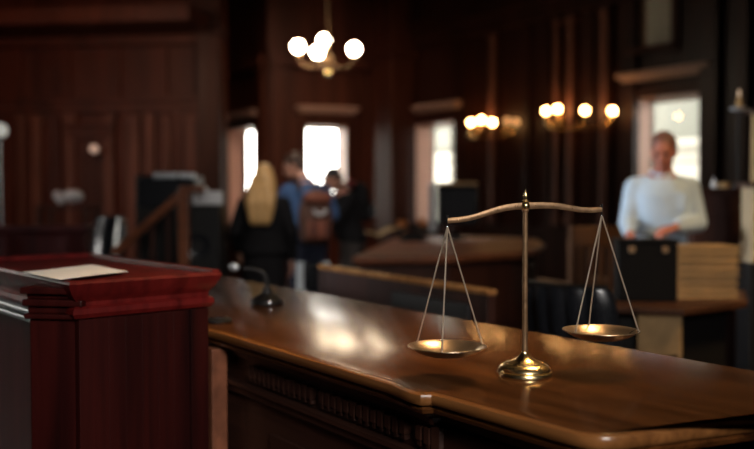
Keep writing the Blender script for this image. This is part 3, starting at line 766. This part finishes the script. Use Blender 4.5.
# ------------------------------------------------------------------ chandelier and wall lights
M_globe = emis('opal_globe', (1., .80, .55), 70.)
q = P(328, 51, 9.4)
ch = thing('chandelier', 'hanging brass chandelier with four glowing opal globes', 'chandelier', tuple(q))
k = q.y / FPX
for px, py, dd in ((298, 46.5, -.05), (324, 40.5, .28), (317.5, 52, -.30), (354, 49, .05)):
    g = P(px, py, q.y + dd) - q
    arm = MB().tube(bez((0, 0, -.10), (g.x * .5, g.y * .5, -.22), (g.x, g.y, g.z - .2), (g.x, g.y, g.z - .07), 14), .010, 10).build('arm', M_bronze, ch, smooth=True)
    MB().lathe((g.x, g.y, g.z - .09), [(0, -.02), (.02, -.018), (.045, 0), (.05, .02), (0, .02)], 20).build('globe_cup', M_brass, arm, smooth=40)
    MB().sphere((g.x, g.y, g.z), 0.061, 28).build('globe', M_globe, arm, smooth=True)
MB().lathe((0, 0, 0), [(0, -.20), (.02, -.19), (.035, -.15), (.06, -.11), (.06, -.08), (.03, -.05), (.018, 0), (.012, .1), (.01, H - q.z - .04), (.05, H - q.z - .03), (.06, H - q.z), (0, H - q.z)], 24).build('stem', M_bronze, ch, smooth=40)
MB().sphere((0.004, 0, -.235), .045, 20).build('drop_finial', M_brassb, ch, smooth=True)
def wall_light(px, py, globes, label, small=()):
    s = onA(px); bpt = Vector((A0.x, A0.y, 0)) + D * s
    dep = bpt.y - .25; c0 = P(px, py, dep)
    wp = bpt.copy(); wp.z = c0.z
    t = thing('wall_light', label, 'wall light', tuple(wp), ANG, 'brass candelabra on the right wall')
    inv = Matrix.Rotation(-ANG, 3, 'Z')
    MB().lathe((0, -.085, 0), [(0, -.02), (.05, -.018), (.06, 0), (.06, .01), (0, .01)], 24, M=Matrix.Rotation(PI / 2, 3, 'X')).box((0, -.06, 0), (.07, .12, .16), bev=.01).build('wall_plate', M_brass, t, smooth=40)
    hub = Vector((0, -.24, -.10)); MB().tube([(0, -.06, -.03), (0, -.16, -.08), tuple(hub)], .014, 10).sphere(hub, .05, 18).build('hub', M_brassb, t, smooth=True)
    for gx, gy, r_, m_ in globes:
        kx = (gx - 377) / FPX
        tt = (kx * (A0.y) - A0.x) / (D.x - kx * D.y)      # where the column meets the wall, then pulled .27 into the room
        g = P(gx, gy, (Vector((A0.x, A0.y, 0)) + D * tt).y - .38)
        l = inv @ (g - wp)
        arm = MB().tube(bez(hub, hub + Vector((l.x * .4, 0, -.12)), (l.x, l.y, l.z - .2), (l.x, l.y, l.z - r_), 12), .010, 8).build('arm', M_brass, t, smooth=True)
        MB().lathe((l.x, l.y, l.z - r_), [(0, -.03), (.02, -.025), (.04, 0), (0, .0)], 16).build('globe_cup', M_brass, arm, smooth=40)
        MB().sphere(l, r_, 24).build('globe', m_, arm, smooth=True)
M_globe2 = emis('sconce_globe', (1., .50, .17), 48.)
M_reflector = emis('amber_reflector_glow', (1., .40, .10), .8)  # faint emission paints the glow of brass reflectors, not lit globes
wall_light(484, 126, [(471, 122.5, .039, M_globe2), (481.5, 120, .039, M_globe2), (492.5, 122.5, .039, M_globe2), (507, 121, .045, M_reflector), (516, 122, .045, M_reflector)], 'brass wall light with three bright globes close together, nearer the far corner')
wall_light(563, 117, [(546, 111, .039, M_globe2), (557.5, 109, .039, M_globe2), (585, 110.5, .039, M_globe2), (612.5, 111, .039, M_globe2)], 'brass wall light with four bright globes in a wide row beside the tall bright window')
# lamp at the left edge
q = P(0, 130.5, 7.5)
t = thing('standing_lamp', 'pale globe lamp on a thin metal stand cut by the left edge', 'lamp', (q.x, q.y, 0))
MB().lathe((0, 0, 0), [(0, 0), (.14, 0), (.14, .02), (.02, .05), (.008, .1), (.008, q.z - .07), (.04, q.z - .06), (.04, q.z - .04), (0, q.z - .04)], 20).build('stand', M_grey, t, smooth=40)
MB().sphere((0, 0, q.z), .062, 24).build('globe', emis('dull_globe', (.8, .8, .72), .42), t, smooth=True)

q = P(94, 149, 11.8)  # glowing ball added for the pale reflected spot on the door
t = thing('door_glow_spot', 'small dim pinkish glow added for a reflected spot on the panelled door', 'lamp', tuple(q))
MB().box((0, .18, -.02), (.05, .16, .06), bev=.01).build('bracket', M_bronze, t)
MB().sphere((0, 0, 0), .055, 20).build('globe', emis('pink_glow', (1., .62, .5), .22), t, smooth=True)

# ------------------------------------------------------------------ people
def frame_from(y, up=Vector((0, 0, 1))):
    y = Vector(y).normalized(); x = y.cross(up); x = x.normalized() if x.length > 1e-4 else Vector((1, 0, 0)); z = x.cross(y)
    return Matrix([x, y, z]).transposed()
def remeshed(mb, name, m, parent, vox=.010, smooth_it=4):
    o = mb.build(name, m, None)
    r = o.modifiers.new('r', 'REMESH'); r.mode = 'VOXEL'; r.voxel_size = vox; r.use_smooth_shade = True
    s = o.modifiers.new('s', 'SMOOTH'); s.iterations = smooth_it; s.factor = .5
    dg = bpy.context.evaluated_depsgraph_get(); dg.update()
    me = bpy.data.meshes.new_from_object(o.evaluated_get(dg)); me.name = name
    o.modifiers.clear(); old = o.data; o.data = me; bpy.data.meshes.remove(old)
    if not me.materials: me.materials.append(m)
    for p in me.polygons: p.use_smooth = True
    o.name = name; o.parent = parent
    return o
def hand(b, wrist, dirv, palm, thumb_side, curl=.5, s=1.):
    """A palm, four unequal bent fingers and a thumb leaving the palm's side."""
    d_ = Vector(dirv).normalized(); pn = Vector(palm); pn = (pn - d_ * pn.dot(d_)).normalized(); sd = d_.cross(pn) * thumb_side
    w = Vector(wrist); c = w + d_ * .05 * s
    M = Matrix([sd, d_, pn]).transposed()
    b.sphere(c, (.041 * s, .052 * s, .016 * s), 16, M)
    for i, ln in enumerate((.072, .080, .074, .058)):
        base = w + d_ * .088 * s + sd * (.030 - .020 * i) * s; a1 = curl * .7; a2 = curl * 1.5; a3 = curl * 2.1
        p = base; r = .0092 * s
        for q_, f_ in ((a1, .45), (a2, .30), (a3, .25)):
            n_ = p + (d_ * math.cos(q_) + pn * math.sin(q_)) * ln * f_ * s; b.limb(p, n_, r, r * .93, 10); p = n_; r *= .93
    p = w + d_ * .03 * s + sd * .030 * s
    v = (d_ * .75 + sd * .65 + pn * .25).normalized(); n_ = p + v * .035 * s; b.limb(p, n_, .013 * s, .011 * s, 10)
    v = (d_ * .9 + sd * .2 + pn * .35).normalized(); b.limb(n_, n_ + v * .03 * s, .0105 * s, .009 * s, 10)
TS = [(.84, .15, .11, .0), (.93, .168, .118, .005), (1.03, .150, .104, .0), (1.13, .142, .098, -.004), (1.24, .162, .112, -.006), (1.34, .170, .113, -.004), (1.395, .152, .098, .0), (1.44, .108, .078, .006), (1.49, .062, .058, .01)]
def person(name, label, loc, yaw, S, lean, arms, head_rot, skin, cloth, hair, legs=((.10, 0), (-.10, 0)), head_shift=(0, 0, 0)):
    t = thing(name, label, 'person', loc, yaw); t.scale = S if isinstance(S, tuple) else (S, S, S)
    RX = Matrix.Rotation(lean, 3, 'X')
    def T(p):
        p = Vector(p)
        if p.z > .93: p = Vector((0, 0, .93)) + RX @ (p - Vector((0, 0, .93)))
        return p
    def torso(b, inf, z0=.0, z1=9., n=28):
        rs = []
        for z, rx, ry, cy in TS:
            if z < z0 or z > z1: continue
            Mx = RX if z > .93 else Matrix.Identity(3)
            c = T((0, cy, z))
            rs.append([c + Mx @ Vector((abs(math.cos(a)) ** .85 * math.copysign(1, math.cos(a)) * (rx + inf), math.sin(a) * (ry + inf), 0)) for a in [2 * PI * k / n for k in range(n)]])
        b.rings(rs)
    hc = T((0, -.02, 1.625)) + Vector(head_shift)
    HM = Euler(head_rot).to_matrix()
    b = MB()
    torso(b, 0)
    b.limb(T((0, .012, 1.44)), hc + HM @ Vector((0, .03, -.06)), .062, .055)
    b.sphere(hc + HM @ Vector((0, .012, .02)), (.074, .094, .095), 26, HM)
    b.sphere(hc + HM @ Vector((0, -.022, -.045)), (.058, .068, .066), 22, HM)
    b.sphere(hc + HM @ Vector((0, -.058, -.083)), (.026, .026, .024), 14, HM)      # chin
    b.limb(hc + HM @ Vector((0, -.082, .02)), hc + HM @ Vector((0, -.103, -.022)), .010, .0145, 12)   # nose
    b.sphere(hc + HM @ Vector((0, -.074, .034)), (.048, .018, .012), 14, HM)       # brow
    b.sphere(hc + HM @ Vector((0, -.086, -.052)), (.024, .011, .007), 12, HM)      # lips
    for s in (-1, 1):
        b.sphere(hc + HM @ Vector((s * .076, .012, -.005)), (.010, .020, .032), 14, HM)   # ears
        b.sphere(hc + HM @ Vector((s * .040, -.062, -.020)), (.022, .018, .020), 12, HM)  # cheeks
        sh = T((s * .168, .004, 1.38)); el = Vector(arms[s][0]); wr = Vector(arms[s][1])
        b.limb(T((s * .07, .0, 1.40)), sh, .058, .054); b.limb(sh, el, .052, .040); b.limb(el, wr, .040, .026)
        hd = arms[s][2] if len(arms[s]) > 2 else (wr - el); pn = arms[s][3] if len(arms[s]) > 3 else (-s, 0, 0)
        hand(b, wr, hd, pn, arms[s][4] if len(arms[s]) > 4 else 1, arms[s][5] if len(arms[s]) > 5 else .5)
        fx, fy = legs[0] if s > 0 else legs[1]
        hip = Vector((s * .092, .0, .90)); kn = Vector((fx * .95, fy * .5 - .025, .49)); an_ = Vector((fx, fy + .015, .09))
        b.limb(hip, kn, .088, .058); b.limb(kn, kn * .4 + an_ * .6 + Vector((0, .012, 0)), .058, .046); b.limb(kn * .4 + an_ * .6 + Vector((0, .012, 0)), an_, .048, .036)
        b.limb(an_ + Vector((0, .02, -.05)), an_ + Vector((0, -.13, -.062)), .036, .026)
    remeshed(b, 'body', skin, t, .0085, 3)
    for s in (-1, 1):
        MB().sphere(hc + HM @ Vector((s * .030, -.077, .008)), (.012, .008, .008), 12, HM).build('eye', M_eye, t, smooth=True)
        fx, fy = legs[0] if s > 0 else legs[1]
        an_ = Vector((fx, fy + .015, .09))
        q = MB(); q.limb(an_ + Vector((0, .025, -.046)), an_ + Vector((0, -.135, -.056)), .044, .034); q.limb(an_ + Vector((0, .01, .02)), an_ + Vector((0, .01, -.04)), .045, .046); q.box(an_ + Vector((0, -.05, -.078)), (.085, .26, .02))
        remeshed(q, 'shoe', M_shoe, t, .010, 3)
    # trousers
    q = MB(); torso(q, .014, .0, 1.0)
    for s in (-1, 1):
        fx, fy = legs[0] if s > 0 else legs[1]
        hip = Vector((s * .092, .0, .88)); kn = Vector((fx * .95, fy * .5 - .025, .49)); an_ = Vector((fx, fy + .015, .11))
        q.limb(hip, kn, .103, .076); q.limb(kn, an_, .076, .060)
    remeshed(q, 'trousers', cloth['trousers'], t, .012, 4)
    # top garment
    q = MB(); inf = cloth.get('inflate', .02); torso(q, inf, cloth.get('hem', .90), 1.47)
    if 'skirt' in cloth:
        zz = cloth['skirt']; n = 28
        q.rings([[Vector((math.cos(2 * PI * k / n) * rx, math.sin(2 * PI * k / n) * ry, z)) for k in range(n)] for z, rx, ry in ((zz, .225, .19), ((zz + .93) / 2, .20, .165), (.93, .19, .145), (1.0, .17, .13))])
    for s in (-1, 1):
        sh = T((s * .168, .004, 1.378)); el = Vector(arms[s][0]); wr = Vector(arms[s][1]); e2 = el + (wr - el) * .84
        q.limb(T((s * .06, .0, 1.39)), sh, .072, .062 + inf * .3); q.limb(sh, el, .064 + inf * .3, .054 + inf * .3); q.limb(el, e2, .054 + inf * .3, .040 + inf * .2)
    g = remeshed(q, cloth['name'], cloth['top'], t, .010, 5)
    # collar and placket
    cm = T((0, .004, 1.462)); col_ = MB(); pts = []
    for k in range(25):
        a = -PI / 2 + .12 + (2 * PI - .24) * k / 24; pts.append(cm + RX @ Vector((math.cos(a) * .072, math.sin(a) * .066, .012 * math.sin(a))))
    col_.tube(pts, .011, 10, 1.9); col_.build('collar', cloth.get('collar', cloth['top']), g, smooth=True)
    if cloth.get('buttons'):
        for z in (1.40, 1.31, 1.22, 1.13, 1.04):
            rr = [x for x in TS if x[0] >= z - .06][0]; MB().sphere(T((0, -(rr[2] + inf) + rr[3] - .001, z)), (.007, .004, .007), 10).build('shirt_button', M_white, g, smooth=True)
        pk = MB(); c = T((.075, -.125, 1.30)); pk.box(c, (.10, .008, .11), rot=RX, bev=.003); pk.build('breast_pocket', cloth['top'], g)
    # hair
    q = MB(); hs = hair['style']
    q.sphere(hc + HM @ Vector((0, .024, .036)), (.084, .094, .094), 24, HM)
    if hs == 'short': q.sphere(hc + HM @ Vector((0, .055, -.01)), (.076, .062, .07), 20, HM)
    if hs == 'long':
        q.sphere(hc + HM @ Vector((0, .05, -.03)), (.092, .07, .10), 20, HM)
        for s in (-1, 0, 1):
            q.limb(hc + HM @ Vector((s * .05, .055, -.03)), T((s * .075, .115, 1.38)), .058, .062); q.limb(T((s * .075, .115, 1.38)), T((s * .06, .13, 1.23)), .062, .042)
        for s in (-1, 1): q.limb(hc + HM @ Vector((s * .078, .01, 0)), T((s * .095, .04, 1.40)), .028, .035)
    if hs == 'bob':
        q.sphere(hc + HM @ Vector((0, .045, -.03)), (.092, .075, .095), 20, HM)
        for s in (-1, 1): q.limb(hc + HM @ Vector((s * .078, .0, .0)), hc + HM @ Vector((s * .08, .01, -.11)), .026, .03)
    remeshed(q, 'hair', hair['mat'], t, .008, 4)
    return t
M_eye = mat('eye_dark', (.02, .015, .012), .2)
M_shoe = mat('shoe_leather', (.012, .010, .010), .35)
skin1 = mat('skin_ruddy', (.40, .13, .08), .5, var=.08, scale=30)
skin2 = mat('skin_fair', (.50, .24, .16), .5, var=.06, scale=30)
h_blond = mat('hair_blond', (.50, .29, .11), .45, var=.35, scale=14, stretch=(6, 6, .5), bump=.6)
h_brown = mat('hair_brown', (.055, .024, .014), .5, var=.3, scale=60, bump=.5)
h_dark = mat('hair_dark', (.014, .009, .008), .45, var=.3, scale=60, bump=.5)
c_black = mat('black_wool', (.006, .0055, .0065), .85, var=.2, scale=40, spec=.15)
c_denim = mat('denim_blue', (.035, .085, .20), .75, var=.25, scale=60)
c_navy = mat('navy_trousers', (.012, .016, .035), .8, var=.2)
c_pale = mat('pale_blue_cotton', (.47, .57, .68), .75, var=.06, scale=9)
c_dkbrown = mat('dark_trousers', (.02, .014, .012), .8)
c_red = mat('red_fabric', (.20, .015, .015), .7, var=.2)

def stand(px, d): return (d * (px - 377) / FPX, d, 0)
# man in the pale shirt, facing the camera and looking down to his hands (yaw 0 faces the camera)
person('person', 'man in a pale blue shirt looking down at his hands',
       stand(661, 5.5), R(-10), (.94, .95, .985), R(4),
       {-1: ((-.215, -.05, 1.16), (-.22, -.22, 1.10), (.15, -.55, -.45), (.3, .3, -1), -1, .5),
        1: ((.225, -.03, 1.16), (.05, -.25, 1.14), (-.8, -.35, -.25), (0, .4, -1), -1, .6)},
       (R(18), 0, R(-16)), skin1, {'name': 'shirt', 'top': c_pale, 'trousers': c_dkbrown, 'inflate': .018, 'buttons': True},
       {'style': 'short', 'mat': mat('hair_auburn_grey', (.16, .06, .04), .55, var=.2, scale=60)}, head_shift=(0, -.015, -.03))
# blonde woman seen from behind
person('person', 'woman with long blond hair in a long black coat seen from behind',
       stand(264, 7.4), R(172), (.93, .93, .90), R(0),
       {-1: ((-.25, .02, 1.12), (-.24, -.05, .86), (0, -.1, -1), (1, 0, 0), 1, .4),
        1: ((.255, .03, 1.13), (.28, -.16, .93), (0, -.5, -.6), (-1, 0, 0), 1, .4)},
       (R(6), 0, R(-12)), skin2, {'name': 'coat', 'top': c_black, 'trousers': c_black, 'inflate': .04, 'skirt': .38},
       {'style': 'long', 'mat': h_blond})
# man in the blue shirt, back to the camera, head turned to the left
man = stand(308, 8.0)
person('person', 'brown haired man in a blue denim shirt wearing the rucksack',
       man, R(202), .985, R(8),
       {-1: ((-.27, -.10, 1.16), (-.20, -.36, 1.12), (.3, -.8, .1), (0, 0, -1), 1, .5),
        1: ((.275, -.12, 1.15), (.17, -.36, 1.08), (-.3, -.8, .1), (0, 0, -1), -1, .5)},
       (R(22), R(0), R(58)), skin2, {'name': 'shirt', 'top': c_denim, 'trousers': c_navy, 'inflate': .035},
       {'style': 'short', 'mat': h_brown}, head_shift=(.085, -.03, -.015))
# person in black leaning to the left
thirdp = stand(352, 8.8)
person('person', 'dark haired person in a black jacket bending forward with the black bag',
       thirdp, R(-68), .93, R(14),
       {-1: ((-.25, -.30, 1.13), (-.16, -.46, .98), (.2, -.8, -.2), (0, 0, -1), 1, .5),
        1: ((.25, -.28, 1.13), (.16, -.46, 1.0), (-.2, -.8, -.2), (0, 0, -1), -1, .5)},
       (R(30), 0, R(0)), skin2, {'name': 'jacket', 'top': c_black, 'trousers': c_dkbrown, 'inflate': .045, 'collar': c_red},
       {'style': 'short', 'mat': h_dark}, head_shift=(0, -.03, -.02))
# rucksack on the man's back
M_pack = mat('rucksack_brown', (.075, .030, .018), .7, var=.35, scale=25)
M_packr = mat('rucksack_rust', (.17, .045, .022), .65, var=.3, scale=25)
rk = thing('rucksack', 'brown and rust rucksack worn by the man in the blue shirt', 'backpack', (man[0] - .012, man[1] + .03, 0), R(202))
q = MB(); q.sphere((0, .245, 1.13), (.155, .10, .24), 28); q.box((0, .235, 1.08), (.27, .17, .36), bev=.06); remeshed(q, 'main_bag', M_pack, rk, .012, 6)
q = MB(); q.box((0, .345, 1.02), (.21, .07, .17), bev=.03); remeshed(q, 'front_pocket', M_packr, rk, .012, 5)
q = MB(); q.box((0, .30, 1.29), (.24, .14, .10), bev=.045); remeshed(q, 'top_flap', M_packr, rk, .012, 5)
MB().tube([Vector((math.cos(a) * .055, .372, 1.20 + math.sin(a) * .05)) for a in [PI * 1.05 + (PI * .9) * k / 12 for k in range(13)]], .013, 10).build('pale_highlight', M_white, rk, smooth=True)  # white arc painted as the highlight on the rucksack
for s in (-1, 1):
    MB().box((s * .06, .385, 1.02), (.022, .008, .15)).build('buckle_strap', M_leather, rk, bev=.002)
    MB().tube(bez((s * .11, .18, 1.36), (s * .13, .12, 1.54), (s * .13, -.14, 1.53), (s * .13, -.17, 1.22)) + bez((s * .13, -.17, 1.22), (s * .17, -.17, 1.0), (s * .2, .06, .95), (s * .12, .17, .98))[1:], .016, 8).build('shoulder_strap', M_pack, rk, smooth=True)
MB().tube(bez((-.03, .2, 1.37), (-.03, .2, 1.42), (.03, .2, 1.42), (.03, .2, 1.37)), .007, 8).build('grab_handle', M_pack, rk, smooth=True)
# black bag on the leaning person's back
bg = thing('shoulder_bag', 'bulky black bag carried on the back of the person in the black jacket', 'bag', thirdp, R(-68))
q = MB(); q.sphere((0, .085, 1.26), (.14, .10, .19), 24); q.box((0, .09, 1.19), (.24, .15, .26), bev=.05); remeshed(q, 'main_bag', c_black, bg, .012, 6)
q = MB(); q.box((0, .185, 1.16), (.18, .06, .14), bev=.025); remeshed(q, 'front_pocket', M_leather, bg, .012, 4)
MB().tube(bez((.09, .06, 1.36), (.11, -.06, 1.50), (.12, -.27, 1.46), (.11, -.25, 1.14)), .013, 8).build('shoulder_strap', c_black, bg, smooth=True)
q = MB(); q.sphere((0, -.02, 1.425), (.085, .05, .045), 20); remeshed(q, 'red_hood', c_red, bg, .012, 4)

# ------------------------------------------------------------------ outside
c = Vector((A0.x, A0.y, 0)) + D * onA(676) + NN * 9
ob = thing('outbuilding', 'pale two storey building outside the window behind the man', 'building', (c.x - D.x * 5, c.y - D.y * 5, 0), ANG)
MB().box((0, 0, 1.2), (22, 3, 2.4)).build('ground_storey', mat('white_render', (.36, .35, .31), .9, var=.08, scale=.6), ob)
MB().box((0, 0, 3.6), (22, 3, 2.4)).build('upper_storey', mat('grey_render', (.115, .118, .102), .9, var=.08, scale=.6), ob)
MB().box((0, -.05, 2.42), (22.2, 3.3, .12)).build('string_course', mat('white_render', (.3, .29, .26), .9), ob)
MB().box((0, 0, 4.86), (22.4, 3.5, .14)).build('roof_slab', M_grey, ob)
structure(MB().box((5, 12, -.16), (60, 60, .1)).build('ground', mat('paving', (.5, .49, .46), .9)))

# ------------------------------------------------------------------ light
wd = bpy.data.worlds.new('World'); SC.world = wd; wd.use_nodes = True
bgk = wd.node_tree.nodes['Background']; bgk.inputs[0].default_value = (1., .96, .87, 1); bgk.inputs[1].default_value = 15.
def area(name, loc, target, size, power, col, sy=None, spread=180):
    l = bpy.data.lights.new(name, 'AREA'); l.size = size; l.energy = power; l.color = col; l.spread = R(spread)
    if sy: l.shape = 'RECTANGLE'; l.size_y = sy
    o = bpy.data.objects.new(name, l); COL.objects.link(o); o.location = loc
    o.rotation_euler = (Vector(target) - Vector(loc)).to_track_quat('-Z', 'Y').to_euler(); return o
area('warm_fill', (1.3, 3.2, 4.3), (-.05, 2.05, .95), .8, 6, (1., .62, .28), spread=27)  # unseen warm fill, added and narrowed to pool on desk and scales
area('fill_left', (-6.6, 4.6, 2.3), (1.75, 5.5, 1.25), 1.0, 9, (.82, .91, 1.), 1.4, spread=20)  # added narrow beam to brighten the pale shirt; no window stands there
area('fill_front', (1.2, -2.6, 3.2), (-.2, 3., .9), 1.2, 25, (1., .95, .90), 1.2, spread=60)  # unseen fill added behind the camera for paper and lectern
area('warm_fill', (-3.4, 8.2, 3.25), (-3.9, 12, 1.6), .6, 24, (1., .52, .34), spread=120)  # unseen fill added to lift the left panelling
area('warm_fill', (-.6, 10.6, 4.3), (-1.0, 14., 2.0), .6, 22, (1., .66, .46), spread=80)  # unseen fill added for the walls of the back bay
area('people_fill', (-.2, 5.4, 4.3), (-.6, 7.9, 1.3), .6, 7, (1., .90, .80), spread=50)  # unseen fill added to brighten the standing people
area('warm_fill', (2.9, 3.0, 4.2), (1.9, 4.6, .9), .5, 15, (1., .66, .30), spread=60)  # unseen fill added to warm the ledger stack

# ------------------------------------------------------------------ camera
cd = bpy.data.cameras.new('camera'); co = bpy.data.objects.new('camera', cd); COL.objects.link(co)
cd.sensor_width = 36.; cd.sensor_fit = 'HORIZONTAL'; cd.lens = 36. * FPX / 754.
co.location = (0, 0, CAMZ); co.rotation_euler = (PI / 2 - PITCH, 0, 0)
cd.dof.use_dof = True; cd.dof.focus_distance = 1.78; cd.dof.aperture_fstop = 1.9
cd.clip_end = 200
SC.camera = co
SC.view_settings.view_transform = 'Standard'; SC.view_settings.look = 'None'; SC.view_settings.exposure = 0.; SC.view_settings.gamma = 1.
SC.view_settings.use_curve_mapping = False
SC.cycles.use_denoising = True
SC.cycles.max_bounces = 8
SC.cycles.sample_clamp_indirect = 6.
